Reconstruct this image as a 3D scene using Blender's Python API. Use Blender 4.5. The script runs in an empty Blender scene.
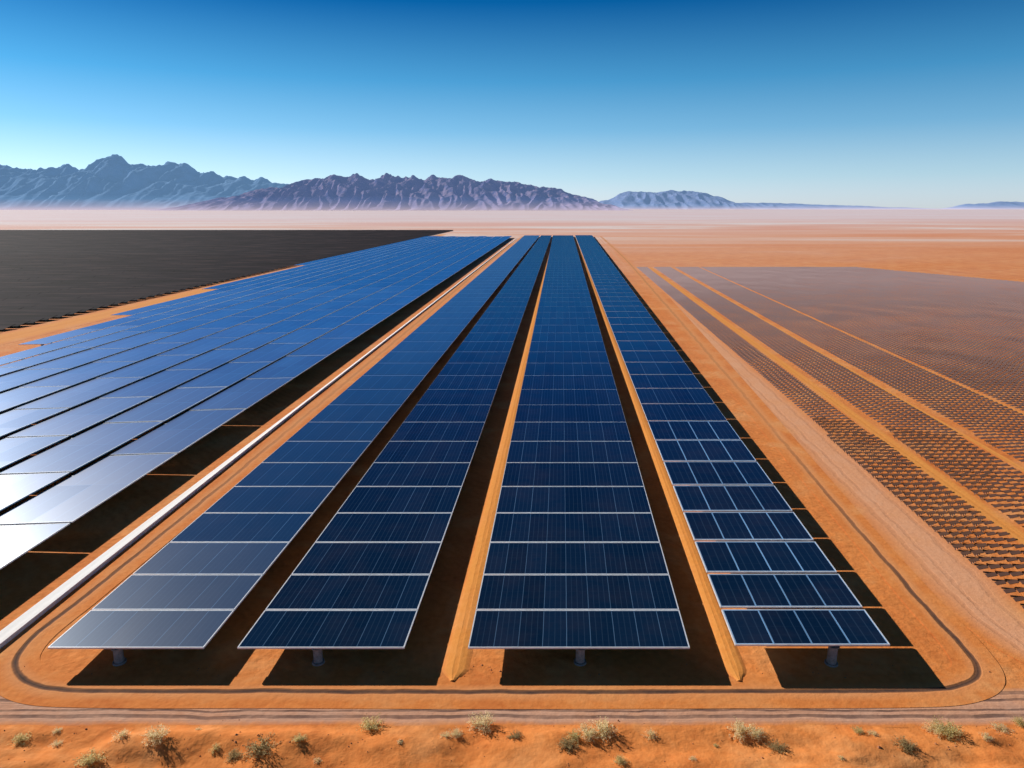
import bpy, math, random
from mathutils import Vector, noise, Matrix
random.seed(7)
scene = bpy.context.scene
col = scene.collection
R = math.radians

# ------------------------------------------------------------------ helpers
def link(o):
    col.objects.link(o); return o

class MB:
    """small mesh builder"""
    def __init__(s): s.v=[]; s.f=[]; s.uv=[]; s.m=[]
    def face(s, pts, uvs=None, mat=0):
        b=len(s.v); s.v.extend(pts); s.f.append(tuple(range(b,b+len(pts))))
        s.uv.extend(uvs if uvs else [(0,0)]*len(pts)); s.m.append(mat)
    def prism(s, c, zt, zb, mat=0, uvtop=None, bottom=True):
        """c: 4 (x,y,dz) corners ccw; top at zt+dz, bottom zb+dz"""
        T=[(x,y,zt+d) for x,y,d in c]; B=[(x,y,zb+d) for x,y,d in c]
        s.face(T,uvtop,mat)
        if bottom: s.face(B[::-1],None,mat)
        for i in range(4):
            j=(i+1)%4
            s.face([B[i],B[j],T[j],T[i]],None,mat)
    def box(s, cx,cy,cz,sx,sy,sz,mat=0):
        c=[(cx-sx/2,cy-sy/2,0),(cx+sx/2,cy-sy/2,0),(cx+sx/2,cy+sy/2,0),(cx-sx/2,cy+sy/2,0)]
        s.prism(c,cz+sz/2,cz-sz/2,mat)
    def cyl(s,cx,cy,z0,z1,r0,r1,n=14,mat=0):
        a=[(math.cos(2*math.pi*i/n),math.sin(2*math.pi*i/n)) for i in range(n)]
        lo=[(cx+r0*x,cy+r0*y,z0) for x,y in a]; hi=[(cx+r1*x,cy+r1*y,z1) for x,y in a]
        for i in range(n):
            j=(i+1)%n; s.face([lo[i],lo[j],hi[j],hi[i]],None,mat)
        s.face(hi,None,mat); s.face(lo[::-1],None,mat)
    def mesh(s,name,mats):
        me=bpy.data.meshes.new(name); me.from_pydata(s.v,[],s.f)
        for m in mats: me.materials.append(m)
        uvl=me.uv_layers.new(name="UVMap")
        flat=[c for t in s.uv for c in t]
        uvl.data.foreach_set("uv",flat)
        me.polygons.foreach_set("material_index",s.m)
        me.update(); return me
    def obj(s,name,mats,parent=None):
        o=bpy.data.objects.new(name,s.mesh(name,mats)); link(o)
        if parent: o.parent=parent
        return o

def newmat(name):
    m=bpy.data.materials.new(name); m.use_nodes=True
    nt=m.node_tree; b=nt.nodes["Principled BSDF"]
    return m,nt,b
def N(nt,t,**k):
    n=nt.nodes.new(t)
    for a,v in k.items(): setattr(n,a,v)
    return n
def mth(nt,op,a,b=None,c=None,clamp=False):
    n=nt.nodes.new('ShaderNodeMath'); n.operation=op; n.use_clamp=clamp
    for i,x in enumerate((a,b,c)):
        if x is None: continue
        if isinstance(x,(int,float)): n.inputs[i].default_value=x
        else: nt.links.new(x,n.inputs[i])
    return n.outputs[0]
def mix(nt,fac,a,b,mode='MIX'):
    n=nt.nodes.new('ShaderNodeMix'); n.data_type='RGBA'; n.blend_type=mode
    if isinstance(fac,(int,float)): n.inputs[0].default_value=fac
    else: nt.links.new(fac,n.inputs[0])
    for i,x in ((6,a),(7,b)):
        if isinstance(x,tuple): n.inputs[i].default_value=(*x,1)
        else: nt.links.new(x,n.inputs[i])
    return n.outputs[2]
def ramp(nt,fac,stops,interp='LINEAR'):
    n=nt.nodes.new('ShaderNodeValToRGB'); cr=n.color_ramp; cr.interpolation=interp
    while len(cr.elements)<len(stops): cr.elements.new(0.5)
    for e,(p,c) in zip(cr.elements,stops):
        e.position=p; e.color=(*c,1) if isinstance(c,tuple) else (c,c,c,1)
    nt.links.new(fac,n.inputs[0]); return n.outputs[0]
def nz(nt,vec,scale,detail=4,rough=.55,dist=0):
    n=nt.nodes.new('ShaderNodeTexNoise'); n.inputs['Scale'].default_value=scale
    n.inputs['Detail'].default_value=detail; n.inputs['Roughness'].default_value=rough
    n.inputs['Distortion'].default_value=dist
    nt.links.new(vec,n.inputs['Vector']); return n.outputs[0]
def scaled(nt,vec,s):
    n=nt.nodes.new('ShaderNodeVectorMath'); n.operation='MULTIPLY'
    nt.links.new(vec,n.inputs[0]); n.inputs[1].default_value=s; return n.outputs[0]
def bump(nt,b,h,strength,dist):
    n=nt.nodes.new('ShaderNodeBump'); n.inputs['Strength'].default_value=strength
    n.inputs['Distance'].default_value=dist; nt.links.new(h,n.inputs['Height'])
    nt.links.new(n.outputs[0],b.inputs['Normal'])

# ------------------------------------------------------------------ materials
def sand_nodes(nt):
    g=N(nt,'ShaderNodeNewGeometry'); P=g.outputs['Position']
    sx=N(nt,'ShaderNodeSeparateXYZ'); nt.links.new(P,sx.inputs[0])
    big=nz(nt,P,.03,5,.6); med=nz(nt,P,.22,5,.62,.4); fine=nz(nt,P,3.0,5,.65)
    streak=nz(nt,scaled(nt,P,(.0020,.006,1)),1.0,6,.65,.6)
    c=ramp(nt,med,[(.30,(.68,.150,.022)),(.5,(.90,.275,.055)),(.68,(.98,.50,.20))])
    c=mix(nt,.35,c,ramp(nt,big,[(.3,(.64,.130,.020)),(.7,(.98,.42,.13))]))
    c=mix(nt,.32,c,ramp(nt,fine,[(.3,(.58,.165,.038)),(.62,(.98,.39,.12))]))
    # far plain: pale pink haze painted into the sand colour
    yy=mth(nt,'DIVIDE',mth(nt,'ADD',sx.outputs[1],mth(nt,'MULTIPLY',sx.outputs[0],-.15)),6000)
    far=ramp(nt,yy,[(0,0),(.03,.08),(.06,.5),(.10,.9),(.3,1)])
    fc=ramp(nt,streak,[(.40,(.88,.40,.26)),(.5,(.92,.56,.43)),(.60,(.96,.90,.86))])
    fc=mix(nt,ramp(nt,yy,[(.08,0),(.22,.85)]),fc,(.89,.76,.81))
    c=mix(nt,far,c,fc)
    return P,c,fine,med,sx

def make_sand():
    m,nt,b=newmat("desert_sand")
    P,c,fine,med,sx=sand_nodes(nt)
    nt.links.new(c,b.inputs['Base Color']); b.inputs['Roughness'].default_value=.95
    b.inputs['Specular IOR Level'].default_value=.1
    wv=N(nt,'ShaderNodeTexWave'); wv.wave_type='BANDS'; wv.bands_direction='DIAGONAL'
    wv.inputs['Scale'].default_value=.55; wv.inputs['Distortion'].default_value=5; wv.inputs['Detail'].default_value=2
    nt.links.new(P,wv.inputs['Vector'])
    h=mth(nt,'ADD',mth(nt,'MULTIPLY',fine,.3),nz(nt,P,1.1,4,.6))
    h=mth(nt,'ADD',h,mth(nt,'MULTIPLY',wv.outputs[1],.22))
    bump(nt,b,h,.6,.15)
    return m
SAND=make_sand()

def make_track(name,base1,base2,tracks,trackcol,edge=True,amt=.7,brklo=.35,streak=.3,blend=.4,erange=(.34,.46),fade=None):
    """tyre-tracked dirt road; u across 0..1, v along in metres"""
    m,nt,b=newmat(name)
    P,c,fine,med,sx=sand_nodes(nt)
    uv=N(nt,'ShaderNodeUVMap'); s=N(nt,'ShaderNodeSeparateXYZ'); nt.links.new(uv.outputs[0],s.inputs[0])
    u=s.outputs[0]
    wob=mth(nt,'MULTIPLY',mth(nt,'SUBTRACT',nz(nt,P,.35,3),.5),.16)
    uw=mth(nt,'ADD',u,wob)
    rc=mix(nt,fine,base1,base2)
    along=nz(nt,scaled(nt,uv.outputs[0],(26,.12,1)),1.0,3,.6)
    rc=mix(nt,mth(nt,'MULTIPLY',ramp(nt,along,[(.45,0),(.7,1)]),streak),rc,trackcol)
    rc=mix(nt,mth(nt,'MULTIPLY',ramp(nt,med,[(.4,0),(.7,1)]),blend),rc,c)
    tot=None
    for t,w in tracks:
        d=mth(nt,'ABSOLUTE',mth(nt,'SUBTRACT',uw,t))
        k=ramp(nt,mth(nt,'DIVIDE',d,w),[(0,1),(.6,.8),(1,0)])
        tot=k if tot is None else mth(nt,'MAXIMUM',tot,k)
    brk=ramp(nt,nz(nt,P,.5,4,.7),[(.3,brklo),(.6,1)])
    tk=mth(nt,'MULTIPLY',mth(nt,'MULTIPLY',tot,brk),amt)
    if fade:   # wheel marks worn away farther up the straight
        tk=mth(nt,'MULTIPLY',tk,ramp(nt,mth(nt,'DIVIDE',sx.outputs[1],100),[(fade[0]/100,1),(fade[1]/100,fade[2])]))
    rc=mix(nt,tk,rc,trackcol)
    if edge:
        e=mth(nt,'ABSOLUTE',mth(nt,'SUBTRACT',uw,.5))
        e=ramp(nt,mth(nt,'ADD',e,mth(nt,'MULTIPLY',mth(nt,'SUBTRACT',fine,.5),.12)),[(erange[0],0),(erange[1],1)])
        rc=mix(nt,e,rc,c)
    nt.links.new(rc,b.inputs['Base Color']); b.inputs['Roughness'].default_value=.95
    b.inputs['Specular IOR Level'].default_value=.1
    h=mth(nt,'ADD',mth(nt,'MULTIPLY',fine,.5),mth(nt,'MULTIPLY',tk,-.5))
    bump(nt,b,h,.6,.1)
    return m
ROAD=make_track("tracked_dirt",(.84,.38,.19),(.95,.52,.31),[(.28,.04),(.42,.03),(.70,.04)],(.62,.27,.14),amt=.4,erange=(.16,.46),blend=.4,streak=.2)
FRONT=make_track("front_dirt",(.64,.32,.20),(.86,.53,.37),[(.24,.05),(.38,.03),(.62,.04),(.80,.06)],(.15,.085,.07),amt=.85)
LOOP=make_track("loop_dirt",(.82,.30,.10),(.93,.42,.17),[(.52,.085)],(.045,.038,.04),amt=.97,brklo=.85,streak=.06,blend=.8,erange=(.10,.30),fade=(30,62,.22))
LANE=make_track("lane_dirt",(.92,.33,.060),(.98,.45,.12),[(.5,.1)],(.78,.26,.05),amt=.3,erange=(.26,.48))
KERB=make_track("pale_dusted_concrete",(.95,.95,.95),(.98,.98,.98),[(.5,.2)],(.98,.98,.98),edge=False,amt=.4,streak=.03,blend=.08)

def simple(name,colr,rough=.6,metal=0,scale=8,var=.25,bmp=0,spec=.5,pos=False):
    m,nt,b=newmat(name)
    if pos: src=N(nt,'ShaderNodeNewGeometry').outputs['Position']
    else: src=N(nt,'ShaderNodeTexCoord').outputs['Object']
    vec=scaled(nt,src,(.25,1.6,1)) if pos=='rows' else src
    n=nz(nt,vec,scale,4,.6)
    lo=tuple(x*(1-var) for x in colr); hi=tuple(min(1,x*(1+var)) for x in colr)
    c=ramp(nt,n,[(.3,lo),(.7,hi)])
    if pos=='rows': c=mix(nt,mth(nt,'MULTIPLY',ramp(nt,n,[(.5,0),(.75,1)]),.35),c,(.16,.09,.06))
    if pos=='far':       # paler and greyer farther out in the field
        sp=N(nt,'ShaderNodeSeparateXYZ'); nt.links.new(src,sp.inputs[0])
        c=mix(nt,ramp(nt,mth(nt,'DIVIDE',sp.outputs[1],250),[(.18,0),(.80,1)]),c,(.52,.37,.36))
    nt.links.new(c,b.inputs['Base Color'])
    b.inputs['Roughness'].default_value=rough; b.inputs['Metallic'].default_value=metal
    b.inputs['Specular IOR Level'].default_value=spec
    if bmp: bump(nt,b,n,bmp,.05)
    return m
ALU=simple("brushed_aluminium",(.80,.82,.86),.45,.1,3,.12)
STEEL=simple("galvanised_steel",(.20,.21,.23),.5,.6,5,.2)
CONC=simple("pier_concrete",(.26,.25,.25),.9,0,6,.3,.3)

def make_glass(name,c1,c2,line,cells,gloss,sheen=None,tilt=.012,seamk=2.2,seamw=.016,seama=.2):
    """gloss=(roughness, fresnel ior, max reflectance, tint) of the blue anti-reflective film;
       sheen=(roughness, ior) of the white sheen put in for the sun glare"""
    m,nt,b=newmat(name)
    uv=N(nt,'ShaderNodeUVMap'); s=N(nt,'ShaderNodeSeparateXYZ'); nt.links.new(uv.outputs[0],s.inputs[0])
    u,v=s.outputs[0],s.outputs[1]
    wn=N(nt,'ShaderNodeTexWhiteNoise'); wn.noise_dimensions='2D'
    cmb=N(nt,'ShaderNodeCombineXYZ')
    nt.links.new(mth(nt,'FLOOR',u),cmb.inputs[0]); nt.links.new(mth(nt,'FLOOR',v),cmb.inputs[1])
    nt.links.new(cmb.outputs[0],wn.inputs['Vector'])
    r=wn.outputs[0]
    c=mix(nt,r,c1,c2)
    def lines(x,mult,w):
        f=mth(nt,'FRACT',mth(nt,'MULTIPLY',x,mult))
        d=mth(nt,'MINIMUM',f,mth(nt,'SUBTRACT',1.0,f))
        return mth(nt,'LESS_THAN',d,w)
    ul,vl=cells
    cell=mth(nt,'MAXIMUM',lines(u,ul,.06),mth(nt,'MULTIPLY',lines(v,vl,.03),.25))
    c=mix(nt,mth(nt,'MULTIPLY',cell,.30),c,line)
    seam=mth(nt,'MAXIMUM',lines(u,1,seamw),lines(v,1,seamw*.75))
    c=mix(nt,mth(nt,'MULTIPLY',seam,mth(nt,'ADD',mth(nt,'MULTIPLY',r,.6),seama)),c,tuple(min(1,seamk*x) for x in line))
    g=N(nt,'ShaderNodeNewGeometry')
    dust=nz(nt,g.outputs['Position'],.35,5,.65)
    dk=ramp(nt,dust,[(.45,0),(.8,1)])
    c=mix(nt,mth(nt,'MULTIPLY',dk,.03),c,(.5,.3,.2))
    nt.links.new(c,b.inputs['Base Color'])
    # each module sits a fraction of a degree off true
    nm=N(nt,'ShaderNodeVectorMath'); nm.operation='MULTIPLY_ADD'
    nt.links.new(wn.outputs[1],nm.inputs[0]); nm.inputs[1].default_value=(tilt,tilt,0)
    off=N(nt,'ShaderNodeVectorMath'); off.operation='ADD'
    nt.links.new(g.outputs['Normal'],nm.inputs[2])
    nt.links.new(nm.outputs[0],off.inputs[0]); off.inputs[1].default_value=(-tilt/2,-tilt/2,0)
    nn=N(nt,'ShaderNodeVectorMath'); nn.operation='NORMALIZE'; nt.links.new(off.outputs[0],nn.inputs[0])
    nt.links.new(nn.outputs[0],b.inputs['Normal'])
    if sheen:
        b.inputs['Roughness'].default_value=sheen[0]; b.inputs['IOR'].default_value=sheen[1]
    else:
        b.inputs['Roughness'].default_value=.6; b.inputs['Specular IOR Level'].default_value=0; b.inputs['IOR'].default_value=1.01
    gl=N(nt,'ShaderNodeBsdfGlossy'); gl.inputs['Color'].default_value=(*gloss[3],1)
    rr=mth(nt,'ADD',mth(nt,'ADD',gloss[0],mth(nt,'MULTIPLY',r,.03)),mth(nt,'MULTIPLY',dust,.06))
    nt.links.new(rr,gl.inputs['Roughness']); nt.links.new(nn.outputs[0],gl.inputs['Normal'])
    fr=N(nt,'ShaderNodeFresnel'); fr.inputs[0].default_value=gloss[1]
    ms=N(nt,'ShaderNodeMixShader'); nt.links.new(mth(nt,'MINIMUM',fr.outputs[0],gloss[2]),ms.inputs[0])
    nt.links.new(b.outputs[0],ms.inputs[1]); nt.links.new(gl.outputs[0],ms.inputs[2])
    nt.links.new(ms.outputs[0],nt.nodes["Material Output"].inputs[0])
    return m
NAVY=((.003,.016,.044),(.006,.023,.060),(.05,.10,.17))
GLASS=make_glass("silicon_glass",*NAVY,(4,6),(.12,1.42,.36,(.10,.40,.72)))
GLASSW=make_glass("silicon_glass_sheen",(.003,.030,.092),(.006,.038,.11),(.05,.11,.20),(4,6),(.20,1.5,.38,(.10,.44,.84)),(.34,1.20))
GLASSWN=make_glass("silicon_glass_glare",(.003,.030,.092),(.006,.038,.11),(.05,.11,.20),(4,6),(.20,1.5,.38,(.12,.46,.85)),(.36,1.65))  # stronger sheen for the nearest tables, standing in for sun glare
GLASSG=make_glass("silicon_glass_gridded",*NAVY,(4,4),(.12,1.42,.36,(.10,.40,.72)),None,.012,5,.024,.5)
GL=[make_glass("blue_silicon_glass",(.002,.045,.15),(.004,.055,.17),(.05,.20,.40),(2,4),(.18,1.8,.45,(.06,.42,.88)),(.37,i),.02,1.4,.008) for i in (3.4,2.5,1.8,1.35,1.12)]  # sheen weakens in steps with distance, so the glare sits on near tables
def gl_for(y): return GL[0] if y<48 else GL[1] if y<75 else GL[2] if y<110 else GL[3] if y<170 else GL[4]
DUSTY=simple("dusty_panel",(.17,.085,.055),.7,0,.05,.25,spec=.15)
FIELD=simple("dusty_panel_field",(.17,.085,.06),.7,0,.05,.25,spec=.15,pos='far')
DARKP=simple("dark_panel",(.018,.014,.022),.9,0,.25,.75,spec=.05,pos='rows')

# ------------------------------------------------------------------ ground
def hgt(x,y):
    k=max(0,min(1,(23.85-y)/1.0)); k=k*k*(3-2*k)
    if k<=0: return 0
    return k*(.14+.30*noise.noise((x*.28,y*.55,0))+.11*noise.noise((x*.9,y*1.5,3))+.035*noise.noise((x*2.6,y*3,8)))
def build_ground():
    def axis(core0,core1,step,lim0,lim1):
        a=[]; x=core0
        while x<=core1: a.append(x); x+=step
        s=step*2; y=a[-1]
        while y<lim1: y+=s; s*=1.28; a.append(y)
        s=step*2; y=a[0]; lo=[]
        while y>lim0: y-=s; s*=1.28; lo.append(y)
        return lo[::-1]+a
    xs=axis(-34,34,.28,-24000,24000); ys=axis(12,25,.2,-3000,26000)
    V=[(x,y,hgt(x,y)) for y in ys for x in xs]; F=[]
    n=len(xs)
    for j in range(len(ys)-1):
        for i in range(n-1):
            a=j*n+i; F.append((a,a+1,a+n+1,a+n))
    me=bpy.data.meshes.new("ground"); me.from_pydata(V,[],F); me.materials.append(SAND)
    me.polygons.foreach_set("use_smooth",[True]*len(F)); me.update()
    o=link(bpy.data.objects.new("ground",me)); o["kind"]="structure"
    o["label"]="orange desert sand plain reaching the horizon"
    return o
build_ground()

def spline(pts,n=10):
    out=[]
    P=[pts[0]]+pts+[pts[-1]]
    for i in range(1,len(P)-2):
        p0,p1,p2,p3=[Vector(q) for q in P[i-1:i+3]]
        d=(p2-p1).length
        t1=(p2-p0).normalized()*d; t2=(p3-p1).normalized()*d
        for k in range(n):
            t=k/n; t2_=t*t; t3=t2_*t
            out.append((2*t3-3*t2_+1)*p1+(t3-2*t2_+t)*t1+(-2*t3+3*t2_)*p2+(t3-t2_)*t2)
    out.append(Vector(P[-2])); return out
def ribbon(name,pts,w,z,mat,label,n=10,profile=None):
    path=spline(pts,n); mb=MB(); L=0; rows=[]
    for i,p in enumerate(path):
        t=(path[min(i+1,len(path)-1)]-path[max(i-1,0)]).normalized(); nrm=Vector((-t.y,t.x))
        if i: L+=(p-path[i-1]).length
        ww=w(p.y) if callable(w) else w
        prof=profile if profile else [(-.5,0),(.5,0)]
        rows.append([((p.x+nrm.x*ww*a) ,(p.y+nrm.y*ww*a),z+b, a+.5, L) for a,b in prof])
    for a,b in zip(rows,rows[1:]):
        for k in range(len(a)-1):
            q=[a[k],b[k],b[k+1],a[k+1]]
            mb.face([r[:3] for r in q],[r[3:] for r in q])
    o=mb.obj(name,[mat]); o["kind"]="structure"; o["label"]=label
    me=o.data
    if sum(p.normal.z for p in me.polygons)<0: me.flip_normals()
    for p in me.polygons: p.use_smooth=(profile is None or len(profile)>4)
    return o

ribbon("road",[(x,24.85+.00004*x*x) for x in range(-160,161,20)],2.5,.010,FRONT,"tyre-marked dirt service road crossing in front of the panels")
left=[(8,520),( -7.0,300),(-15.6,150),(-19.7,80),(-21.8,45),(-22.7,33),(-23.0,29.5),(-22.4,27.4),(-20.6,26.1),(-18.2,25.75),(-10,25.7),(0,25.65),(10,25.7),(16.5,25.75),(19.0,26.0),(20.6,26.9),(21.2,28.8),(21.4,32),(22.6,45),(26.2,80),(33,150),(47,300),(64.5,520)]
ribbon("road",left,lambda y:2.0 if y<40 else min(2.0+(y-40)*.02,4.5),.022,LOOP,"dirt perimeter road with dark tyre track around the panel rows",14)
ribbon("road",[(63.5,520),(48,330),(37.9,200),(30.8,110),(26.9,60),(25.1,38),(24.4,31),(24.8,28.0),(26.8,26.5),(30,25.8),(36,25.4),(50,25.2)],lambda y:5.2 if y>34 else max(2.4,5.2-(34-y)*.33),.016,ROAD,"wide pale dirt road sweeping round beside the shadowed panel row",10)
ribbon("drainage_kerb",[(-26.2+.0605*y,y) for y in (22,28,33,45,70,120,200,330,480)],lambda y:max(.5,1.1-(y-28)*.014),.0,KERB,"long pale concrete kerb strip beside the dirt road",8,profile=[(-.5,0),(-.46,.22),(.5,.03),(.52,0)])
ribbon("road",[(-87+.06*y,y) for y in (60,110,200,330,560)],lambda y:8,.012,LANE,"sandy track beside the dark panel field",6)
RP=[(-.5,-.01),(-.3,.05),(-.08,.08),(.1,.075),(.3,.045),(.5,-.01)]
ribbon("sand_ridge",[(-2.55+.066*(y-27),y) for y in (26.4,27,30,45,90,200,340,500)],lambda y:max(.3,min(1.35,(y-26.2)*1.4)),.0,LANE,"bright sand track between panel rows",12,profile=RP)
ribbon("sand_ridge",[(9.95+.0715*(y-27),y) for y in (26.4,27,30,45,90,200,340,500)],lambda y:max(.3,min(1.1,(y-26.2)*1.2)),.0,LANE,"bright sand track between panel rows",12,profile=RP)

# ------------------------------------------------------------------ big panel tables
HT=1.0
tables=[]
YF,YE=27.4,513
rows=[((-20.7,-13.75),(9.0,20.0),6),((-12.25,-4.8),(20.9,28.4),7),((-1.96,7.93),(29.4,43.8),9),((9.94,16.84),(45.2,57.4),4)]
for ri,((a0,b0),(a1,b1),nc) in enumerate(rows):
    y=YF; k=0; L=3.05
    while y<YE-2:
        g=.03 if y>60 else .07
        gap=(.24 if ri==3 and y<200 else g)
        y2=min(y+L,YE)-gap
        def X(p,q,yy): return p+(q-p)*(yy-YF)/(YE-YF)
        c=[(X(a0,a1,y),y,0),(X(b0,b1,y),y,0),(X(b0,b1,y2),y2,0),(X(a0,a1,y2),y2,0)]
        tables.append([y,c,HT+(.15 if ri==3 else 0),(ri*40,k*3),nc,1,'m',ri])
        y+=L; L=min(L+.34,7.5); k+=1
strips=[(5.75*k,5.75,22) for k in range(6)]+[(34.5+4.1*h,4.1,s) for h,s in enumerate((58,76,98,126,168,240))]
for k,(off,wd,st) in enumerate(strips):
    y=27.2-(k*4.1)%12.6 if k<6 else st; j=0
    if y<24: y+=12.6
    segs=[(27.2,y)] if (k<6 and y>29) else []      # short filler table closing a staggered strip
    while y<485:
        segs.append((y,y+12.6)); y+=12.6
    for ya,yb in segs:
        y2=yb-(.22 if ya<55 else .10 if ya<90 else .03)
        if y2-ya<2: continue
        n=max(0,min(1,(110-ya)/75))
        tx=.010+.032*n
        g=.14+.14*n
        xr=lambda yy:-29.5-off+.06*yy
        W=wd-g
        c=[(xr(ya)-W,ya,-tx*W),(xr(ya),ya,0),(xr(y2),y2,0),(xr(y2)-W,y2,-tx*W)]
        tables.append([ya,c,1.25,(200+k*20,j*14),2 if wd>4.5 else 1,2,'w',k])
        j+=1
def infr(c):
    return any(abs(x)<.75*y+1.5 for x,y,_ in c)
def nearkey(t):
    cx=sum(p[0] for p in t[1])/4; cy=sum(p[1] for p in t[1])/4
    return (0 if infr(t[1]) else 1, cx*cx+cy*cy)
tables.sort(key=nearkey)

def inset(c,d):
    cx=sum(p[0] for p in c)/4; cy=sum(p[1] for p in c)/4
    return [(x+(d if x<cx else -d),y+(d if y<cy else -d),z) for x,y,z in c]
def glass_uv(t):
    u0,v0=t[3]; return [(u0,v0),(u0+t[4],v0),(u0+t[4],v0+t[5]),(u0,v0+t[5])]
def fw(y): return .050 if y<40 else max(.006,.050-(y-40)*.0022)
def frame_geo(mb,c,zt,w,mat):
    o=c; i=inset(c,w)
    for k in range(4):
        j=(k+1)%4
        q=[o[k],o[j],i[j],i[k]]
        mb.prism(q,zt+.006,zt-.075,mat)
def post_geo(mb,cx,cy,zt,mat=0):
    mb.cyl(cx,cy,-.05,.08,.30,.28,18,mat)
    mb.cyl(cx,cy,.08,zt-.24,.21,.20,18,mat)
    mb.cyl(cx,cy,zt-.24,zt-.195,.27,.27,18,mat)
def beams_geo(mb,t,mat=0):
    c=t[1]; zt=t[2]
    for f in (.12,.80):
        x0=c[0][0]+(c[3][0]-c[0][0])*f+.2; x1=c[1][0]+(c[2][0]-c[1][0])*f-.2
        y=c[0][1]+(c[3][1]-c[0][1])*f
        d0=c[0][2]+(c[3][2]-c[0][2])*f; d1=c[1][2]+(c[2][2]-c[1][2])*f
        mb.prism([(x0,y-.05,d0),(x1,y-.05,d1),(x1,y+.05,d1),(x0,y+.05,d0)],zt-.085,zt-.19,mat)
LBL={0:"wide navy solar table on a steel pier over orange sand",
     1:"dark blue solar table in a narrow row on sand",
     2:"broad dark blue solar table with thin white seams",
     3:"gridded blue solar table casting a blocky shadow on sand"}
PX={0:-.68,1:-.36,2:0,3:.95}
NIND=300
for idx,t in enumerate(tables[:NIND]):
    c=t[1]; zt=t[2]
    cx=sum(p[0] for p in c)/4; cy=sum(p[1] for p in c)/4; cz=sum(p[2] for p in c)/4
    loc=[(x-cx,y-cy,d) for x,y,d in c]
    lt=list(t); lt[1]=loc
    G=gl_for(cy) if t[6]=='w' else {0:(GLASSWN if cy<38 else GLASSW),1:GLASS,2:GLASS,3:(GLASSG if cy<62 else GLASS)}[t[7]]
    w=(.06 if cy<70 else .025) if t[6]=='w' else fw(cy)
    if cy<120:
        e=bpy.data.objects.new("solar_panel",None); e.empty_display_size=.5; e.location=(cx,cy,0); link(e)
        top=e
        mb=MB(); mb.prism(inset(loc,w-.005),zt,zt-.05,0,glass_uv(t)); mb.obj("panel_glass",[G],e)
        mb=MB(); frame_geo(mb,loc,zt,w,0); mb.obj("frame",[ALU],e)
        mb=MB(); beams_geo(mb,lt,0); mb.obj("support_beam",[STEEL],e)
        mb=MB(); 
        if t[6]=='m':
            post_geo(mb,PX[t[7]],-1.15,zt,0); mb.obj("post",[CONC],e)
        else:
            hl=(loc[2][1]-loc[1][1])/2
            post_geo(mb,0,-hl*.75,zt+cz,0); mb.obj("post",[CONC],e)
            mb=MB(); post_geo(mb,0,hl*.6,zt+cz,0); mb.obj("post",[CONC],e)
    else:
        mb=MB(); mb.prism(inset(loc,w-.005),zt,zt-.05,0,glass_uv(t)); frame_geo(mb,loc,zt,w,1); post_geo(mb,0,0,zt+cz,2)
        top=mb.obj("solar_panel",[G,ALU,CONC]); top.location=(cx,cy,0)
    top["category"]="solar panel"
    if t[6]=='w':
        top["label"]="long bright blue solar table reflecting the sky"; top["group"]="long solar tables of the stepped block"
    else:
        top["label"]=LBL[t[7]]; top["group"]="solar tables in long straight rows"
mb=MB()
for t in tables[NIND:]:
    c=t[1]
    if c[0][0]<-.8*c[0][1]-25: continue
    w=.015 if t[6]=='w' else .006
    mb.prism(inset(c,w-.005),t[2],t[2]-.05,((3 if t[0]<160 else 5) if t[6]=='w' else (4 if t[7]==0 else 0)),glass_uv(t)); frame_geo(mb,c,t[2],w,1)
    cx=sum(p[0] for p in c)/4; cy=sum(p[1] for p in c)/4
    mb.cyl(cx,cy,0,.5,.2,.2,6,2)
o=mb.obj("solar_array",[GLASS,ALU,CONC,GL[3],GLASSW,GL[4]]); o["kind"]="stuff"; o["category"]="solar panels"
o["label"]="distant continuation of long blue solar panel rows"

# ------------------------------------------------------------------ dark field of low panels
mb=MB()
y=84.0
while y<650:
    L=14 if y<300 else 26
    xe=-92+.06*y
    x=xe
    lim=-.80*y-30
    pitch=3.5 if y<300 else 4.6
    while x>lim:
        jz=random.uniform(-.02,.02)
        mb.prism([(x-L+.05,y,-.25),(x,y,-.25),(x,y+pitch-.15,.20),(x-L+.05,y+pitch-.15,.20)],.55+jz,.49+jz,0,None,False)
        mb.box(x-L/2,y+1.6,.2,.2,.2,.4,1)
        x-=L
    y+=pitch
o=mb.obj("dark_solar_array",[DARKP,STEEL]); o["kind"]="stuff"; o["category"]="solar panels"
o["label"]="vast field of near-black low solar panel rows"

# ------------------------------------------------------------------ brown field of small dusty panels
lanes=[(28.0,29.5),(35.9,36.6),(45.7,46.1)]
small=[]
y=28.0
while y<245:
    x=23.9 if y<60 else 24.3
    while x<150:
        ok=all(not(a-.30<x<b+.30) for a,b in lanes)
        X=x+.078*y; Y=y+.7*noise.noise((x*.16,y*.10,4))
        if ok and X<.79*y+9 and not (X>118 and y>247-(X-118)*2.3):
            small.append((X,Y))
        x+=.74
    y+=.82
small.sort(key=lambda p:(0 if p[0]<.735*p[1] else 1,p[0]**2+p[1]**2))
def small_geo(mb,x,y,s=1.0,legs=True):
    w,l=.27*s,.13*s
    c=[(x-w,y-l,-.03),(x+w,y-l,.08),(x+w,y+l,.13),(x-w,y+l,.03)]
    mb.prism(c,.18,.15,0,None,legs)
    if legs:
        mb.box(x,y,.09,.05,.05,.22,1); mb.box(x+.18*s,y+.09*s,.12,.04,.04,.28,1); mb.box(x-.18*s,y-.09*s,.06,.04,.04,.16,1)
mb=MB(); small_geo(mb,0,0); sm=mb.mesh("small_solar_panel",[DUSTY,STEEL])
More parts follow.
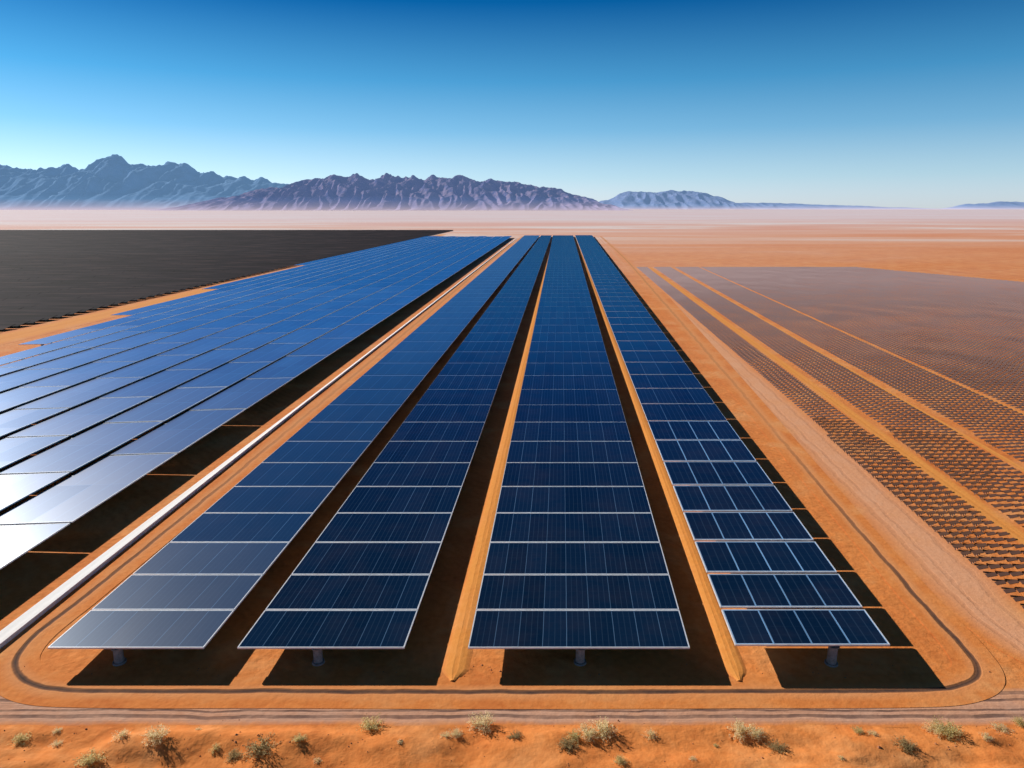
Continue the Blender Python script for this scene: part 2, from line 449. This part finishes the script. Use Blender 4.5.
for x,y in small[:300]:
    o=link(bpy.data.objects.new("small_solar_panel",sm)); o.location=(x,y,0)
    s=random.uniform(.88,1.1); o.scale=(s,s,s); o.rotation_euler=(0,0,random.uniform(-.10,.10))
    o["category"]="solar panel"; o["label"]="small dusty brown panel tilted low on orange sand"; o["group"]="small dusty panels in a dense grid"
mb=MB()
for x,y in small[300:]: small_geo(mb,x,y,random.uniform(.90,1.08)*(1 if y<70 else 1+min(.12,(y-70)*.003)),False)
o=mb.obj("small_panel_field",[FIELD]); o["kind"]="stuff"; o["category"]="solar panels"; o["label"]="dense grid of small dusty brown solar panels"
for a,b in lanes:
    ribbon("path",[((a+b)/2+.078*y,y) for y in (28,60,110,180,246)],(b-a)*1.0,.010,LANE,"straight orange sand lane through the small panel field",8)

# ------------------------------------------------------------------ mountains
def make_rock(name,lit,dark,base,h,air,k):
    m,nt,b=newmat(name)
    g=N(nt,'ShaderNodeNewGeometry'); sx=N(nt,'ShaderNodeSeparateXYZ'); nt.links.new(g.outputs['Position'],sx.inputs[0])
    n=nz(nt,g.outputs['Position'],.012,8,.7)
    c=ramp(nt,n,[(.38,dark),(.58,lit)])  # distance haze blue and lit-to-shaded tones are put into the colour
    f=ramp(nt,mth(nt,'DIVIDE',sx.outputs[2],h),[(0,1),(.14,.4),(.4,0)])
    c=mix(nt,f,c,base)  # foot blends to a hazy tone painted into the base colour
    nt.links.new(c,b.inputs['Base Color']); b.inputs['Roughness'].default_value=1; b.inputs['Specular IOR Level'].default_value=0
    # distance haze painted as a glow, stronger towards the foot
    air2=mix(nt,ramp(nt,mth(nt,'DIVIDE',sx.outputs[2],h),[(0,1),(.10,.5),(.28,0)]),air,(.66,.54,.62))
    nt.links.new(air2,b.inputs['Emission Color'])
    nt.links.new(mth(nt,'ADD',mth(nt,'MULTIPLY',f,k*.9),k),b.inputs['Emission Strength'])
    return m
def mountain(name,D,depth,prof,mat,label,seed,rug=.55,fs=1.0,nx=520,ny=70,octv=5,rill=.22,smooth=True):
    x0,x1=prof[0][0],prof[-1][0]
    def env(x):
        for (a,ha),(b,hb) in zip(prof,prof[1:]):
            if a<=x<=b:
                t=(x-a)/(b-a); t=t*t*(3-2*t); return ha+(hb-ha)*t
        return 0
    V=[];F=[]
    for j in range(ny+1):
        v=j/ny
        s=min(v/.55,1)**.9 if v<.55 else max(0,1-(v-.55)/.45)
        for i in range(nx+1):
            x=x0+(x1-x0)*i/nx
            y=D+depth*(v-.5)
            q=Vector((x*.0022*fs+seed,y*.0016*fs,seed))
            n1=noise.ridged_multi_fractal(q,1.0,2.1,octv,1.0,2.0)
            n2=noise.noise(Vector((x*.011*fs,y*.006*fs,seed)))
            n3=abs(noise.noise(Vector((x*.006*fs+4,y*.0015*fs,seed+3))))
            e=env(x)
            z=e*(s**.9)*(1-rug+rug*min(1.2,n1*.75))+e*.03*n2*s - e*rill*n3*s*(1-s)*2.0
            V.append((x,y,z-3 if s>0 else -12))
    w=nx+1
    for j in range(ny):
        for i in range(nx): a=j*w+i; F.append((a,a+1,a+w+1,a+w))
    me=bpy.data.meshes.new(name); me.from_pydata(V,[],F); me.materials.append(mat)
    me.polygons.foreach_set("use_smooth",[smooth]*len(F)); me.update()
    o=link(bpy.data.objects.new(name,me)); o["kind"]="structure"; o["label"]=label
def P(D,l): return [(a*D,h*D) for a,h in l]
RB=make_rock("haze_blue_rock",(.13,.20,.31),(.08,.14,.25),(.18,.24,.36),420,(.20,.39,.66),.48)
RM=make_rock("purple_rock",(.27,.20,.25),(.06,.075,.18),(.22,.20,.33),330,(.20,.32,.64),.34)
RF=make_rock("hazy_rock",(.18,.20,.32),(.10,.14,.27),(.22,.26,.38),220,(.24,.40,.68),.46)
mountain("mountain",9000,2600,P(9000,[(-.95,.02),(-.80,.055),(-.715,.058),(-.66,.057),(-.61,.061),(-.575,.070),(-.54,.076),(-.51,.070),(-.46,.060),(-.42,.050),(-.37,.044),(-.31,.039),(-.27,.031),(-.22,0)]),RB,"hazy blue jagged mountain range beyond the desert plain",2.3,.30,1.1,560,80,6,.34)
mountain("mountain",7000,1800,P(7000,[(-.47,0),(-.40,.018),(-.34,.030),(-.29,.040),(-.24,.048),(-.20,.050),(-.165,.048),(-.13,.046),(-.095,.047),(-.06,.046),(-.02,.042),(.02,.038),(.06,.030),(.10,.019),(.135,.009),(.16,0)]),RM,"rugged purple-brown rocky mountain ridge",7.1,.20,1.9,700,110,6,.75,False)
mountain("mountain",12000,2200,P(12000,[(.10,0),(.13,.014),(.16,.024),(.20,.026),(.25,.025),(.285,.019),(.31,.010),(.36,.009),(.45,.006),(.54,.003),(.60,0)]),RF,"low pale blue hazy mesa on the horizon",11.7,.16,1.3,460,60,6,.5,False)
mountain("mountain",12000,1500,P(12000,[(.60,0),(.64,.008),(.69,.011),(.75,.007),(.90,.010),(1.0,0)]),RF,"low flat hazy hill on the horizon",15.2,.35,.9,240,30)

# ------------------------------------------------------------------ shrubs
def leafmat(name,a,b_):
    m,nt,b=newmat(name)
    g=N(nt,'ShaderNodeTexCoord'); n=nz(nt,g.outputs['Object'],9,3)
    nt.links.new(ramp(nt,n,[(.3,a),(.7,b_)]),b.inputs['Base Color']); b.inputs['Roughness'].default_value=.9
    b.inputs['Specular IOR Level'].default_value=.1
    # thin dry leaves let some light through
    tr=N(nt,'ShaderNodeBsdfTranslucent'); tr.inputs[0].default_value=(*b_,1)
    ms=N(nt,'ShaderNodeMixShader'); ms.inputs[0].default_value=.55
    nt.links.new(b.outputs[0],ms.inputs[1]); nt.links.new(tr.outputs[0],ms.inputs[2])
    nt.links.new(ms.outputs[0],nt.nodes["Material Output"].inputs[0])
    return m
straw=leafmat("straw_leaf",(.76,.60,.30),(.96,.86,.54)); olive=leafmat("olive_leaf",(.50,.42,.17),(.82,.72,.36)); dark=leafmat("dark_leaf",(.30,.22,.10),(.58,.46,.23))
TW=simple("dry_twig",(.36,.23,.12),.9)
def shrub_mesh(seed,leaf,tall):
    rnd=random.Random(seed); st=MB(); fo=MB()
    for k in range(60):
        a=rnd.uniform(0,2*math.pi); el=math.asin(rnd.uniform(.05,1)); L=rnd.uniform(.34,.50)
        d=Vector((math.cos(a)*math.cos(el),math.sin(a)*math.cos(el),math.sin(el)*tall))
        p=Vector((rnd.uniform(-.06,.06),rnd.uniform(-.06,.06),-.06))
        pts=[p]
        for i in range(4):
            p=p+d*L/4+Vector((rnd.gauss(0,.02),rnd.gauss(0,.02),rnd.gauss(0,.01))); pts.append(p)
        side=d.cross(Vector((0,0,1))); side=side.normalized() if side.length>.01 else Vector((1,0,0))
        for i in range(4):
            w0=.008*(1-i/5); w1=.008*(1-(i+1)/5)
            st.face([tuple(pts[i]-side*w0),tuple(pts[i]+side*w0),tuple(pts[i+1]+side*w1),tuple(pts[i+1]-side*w1)])
        for i in range(30):
            t=rnd.uniform(.3,1.0); ii=min(3,int(t*4)); q=pts[ii].lerp(pts[ii+1],t*4-ii)+Vector([rnd.gauss(0,.032) for _ in range(3)])
            if q.z<-.02: q.z=.0
            dd=(d+Vector([rnd.gauss(0,.6) for _ in range(3)])).normalized()*rnd.uniform(.03,.06)
            sd=Vector([rnd.gauss(0,1) for _ in range(3)]).cross(dd).normalized()*rnd.uniform(.008,.015)
            fo.face([tuple(q-sd),tuple(q+sd),tuple(q+dd)])
    return st.mesh("desert_shrub",[TW]),fo.mesh("foliage",[leaf])
kinds={'s':[shrub_mesh(i,straw,.75) for i in (1,2,3)],'o':[shrub_mesh(i,olive,.85) for i in (4,5,6)],'d':[shrub_mesh(i,dark,.6) for i in (7,8)],'t':[shrub_mesh(9,olive,1.25),shrub_mesh(10,straw,1.1)]}
lab={'s':"dry straw-coloured desert shrub on orange sand",'o':"olive green-brown desert shrub on orange sand",'d':"low dark dried shrub on orange sand",'t':"taller bushy desert shrub on orange sand"}
S=[(-19,22.85,.8,'o'),(-17.9,23.4,.45,'s'),(-17.5,22.7,.5,'s'),(-15.6,21.7,1.1,'o'),(-15.05,22.85,.7,'s'),(-13.6,22.7,1.05,'t'),(-11.2,22.3,.5,'o'),(-10.3,21.95,.8,'d'),(-9.4,22.1,1.4,'d'),(-8.1,22.5,.6,'o'),(-5.6,23.6,1.1,'o'),(-2.6,23.1,.5,'s'),(-2.2,23.2,.6,'s'),(-1.2,23.7,1.2,'t'),(.12,22.95,.65,'d'),(2.1,22.4,.9,'d'),(3.5,23.35,1.3,'s'),(2.9,23.1,1.0,'s'),(2.4,22.85,.7,'o'),(5.4,23.2,.6,'s'),(3.99,21.6,.6,'o'),(6.7,21.8,.35,'s'),(9.0,23.3,1.15,'s'),(9.5,23.25,.8,'s'),(10.1,22.4,1.0,'d'),(13.5,23.2,.55,'o'),(14.0,23.05,.45,'s'),(14.9,22.4,.95,'d'),(17.1,23.3,1.3,'o'),(16.7,23.4,1.0,'s'),(19.3,23.5,.8,'s'),(20.3,23.8,.7,'o'),(18.3,22.9,.5,'s'),(-7.2,21.7,.35,'s'),(12.2,21.8,.3,'s'),(-4.3,22.6,.3,'s'),(7.8,22.6,.3,'o'),(-12.3,23.3,.3,'s')]
for i,(x,y,w,k) in enumerate(S):
    st,fo=kinds[k][i%len(kinds[k])]
    w*=1.1
    o=link(bpy.data.objects.new("desert_shrub",st)); f=link(bpy.data.objects.new("foliage",fo)); f.parent=o
    o.location=(x,y,hgt(x,y)); o.scale=(w,w,w*random.uniform(.85,1.1)); o.rotation_euler=(0,0,random.uniform(0,6.28))
    o["category"]="shrub"; o["label"]=lab[k]; o["group"]="shrubs on the desert sand"

# scattered pebbles
mb=MB(); rnd=random.Random(5)
for i in range(1500):
    x=rnd.uniform(-24,24); y=rnd.uniform(20.3,24.1) if i%3 else rnd.uniform(26.6,27.6)
    if rnd.random()>.35+noise.noise((x*.4,y*.6,2)): continue
    s=rnd.uniform(.012,.045) if i%20 else rnd.uniform(.05,.09); z=hgt(x,y)
    t=[(x+s*math.cos(a)*rnd.uniform(.7,1.2),y+s*math.sin(a)*rnd.uniform(.7,1.2),z-.01) for a in (0,1.26,2.5,3.77,5.0)]
    p=(x,y,z+s*rnd.uniform(.5,.9))
    for k in range(5): mb.face([t[k],t[(k+1)%5],p])
o=mb.obj("pebbles",[simple("pebble_stone",(.45,.18,.08),.9,0,2,.4)]); o["kind"]="stuff"; o["category"]="pebbles"; o["label"]="scattered brown pebbles on orange desert sand"

# ------------------------------------------------------------------ light, sky, camera
AZ,EL=R(-50),R(26)
sd=Vector((math.sin(AZ)*math.cos(EL),math.cos(AZ)*math.cos(EL),math.sin(EL)))
L=bpy.data.lights.new("sun",'SUN'); L.energy=5.0; L.angle=R(.5); L.color=(1,.95,.87)
so=link(bpy.data.objects.new("sun",L)); so.rotation_euler=sd.to_track_quat('Z','Y').to_euler(); so.location=(-60,40,60)

w=bpy.data.worlds.new("World"); scene.world=w; w.use_nodes=True; nt=w.node_tree
bg=nt.nodes["Background"]
sky=N(nt,'ShaderNodeTexSky',sky_type='NISHITA'); sky.sun_disc=False; sky.sun_elevation=EL; sky.sun_rotation=AZ
sky.air_density=1.0; sky.dust_density=.6; sky.ozone_density=2.0
tc=N(nt,'ShaderNodeTexCoord'); sp=N(nt,'ShaderNodeSeparateXYZ'); nt.links.new(tc.outputs['Generated'],sp.inputs[0])
bw=N(nt,'ShaderNodeRGBToBW'); nt.links.new(sky.outputs[0],bw.inputs[0])
lum=mth(nt,'MULTIPLY',mth(nt,'POWER',bw.outputs[0],.45),3.15)
rp=ramp(nt,sp.outputs[2],[(0,(.84,.93,.98)),(.04,(.54,.79,.93)),(.10,(.23,.56,.87)),(.16,(.085,.40,.77)),(.25,(.003,.155,.49)),(.33,(.003,.11,.38)),(.55,(.009,.045,.13)),(1,(.035,.032,.036))])
nt.links.new(mix(nt,1.0,lum,rp,'MULTIPLY'),bg.inputs[0]); bg.inputs[1].default_value=.13

cam=bpy.data.cameras.new("camera"); cam.lens=24.61; cam.sensor_width=36; cam.clip_end=60000; cam.clip_start=.5
co=link(bpy.data.objects.new("camera",cam)); co.location=(0,0,20); co.rotation_euler=(R(90-14.11),0,0)
scene.camera=co
scene.view_settings.view_transform='Standard'; scene.view_settings.look='None'; scene.view_settings.exposure=0
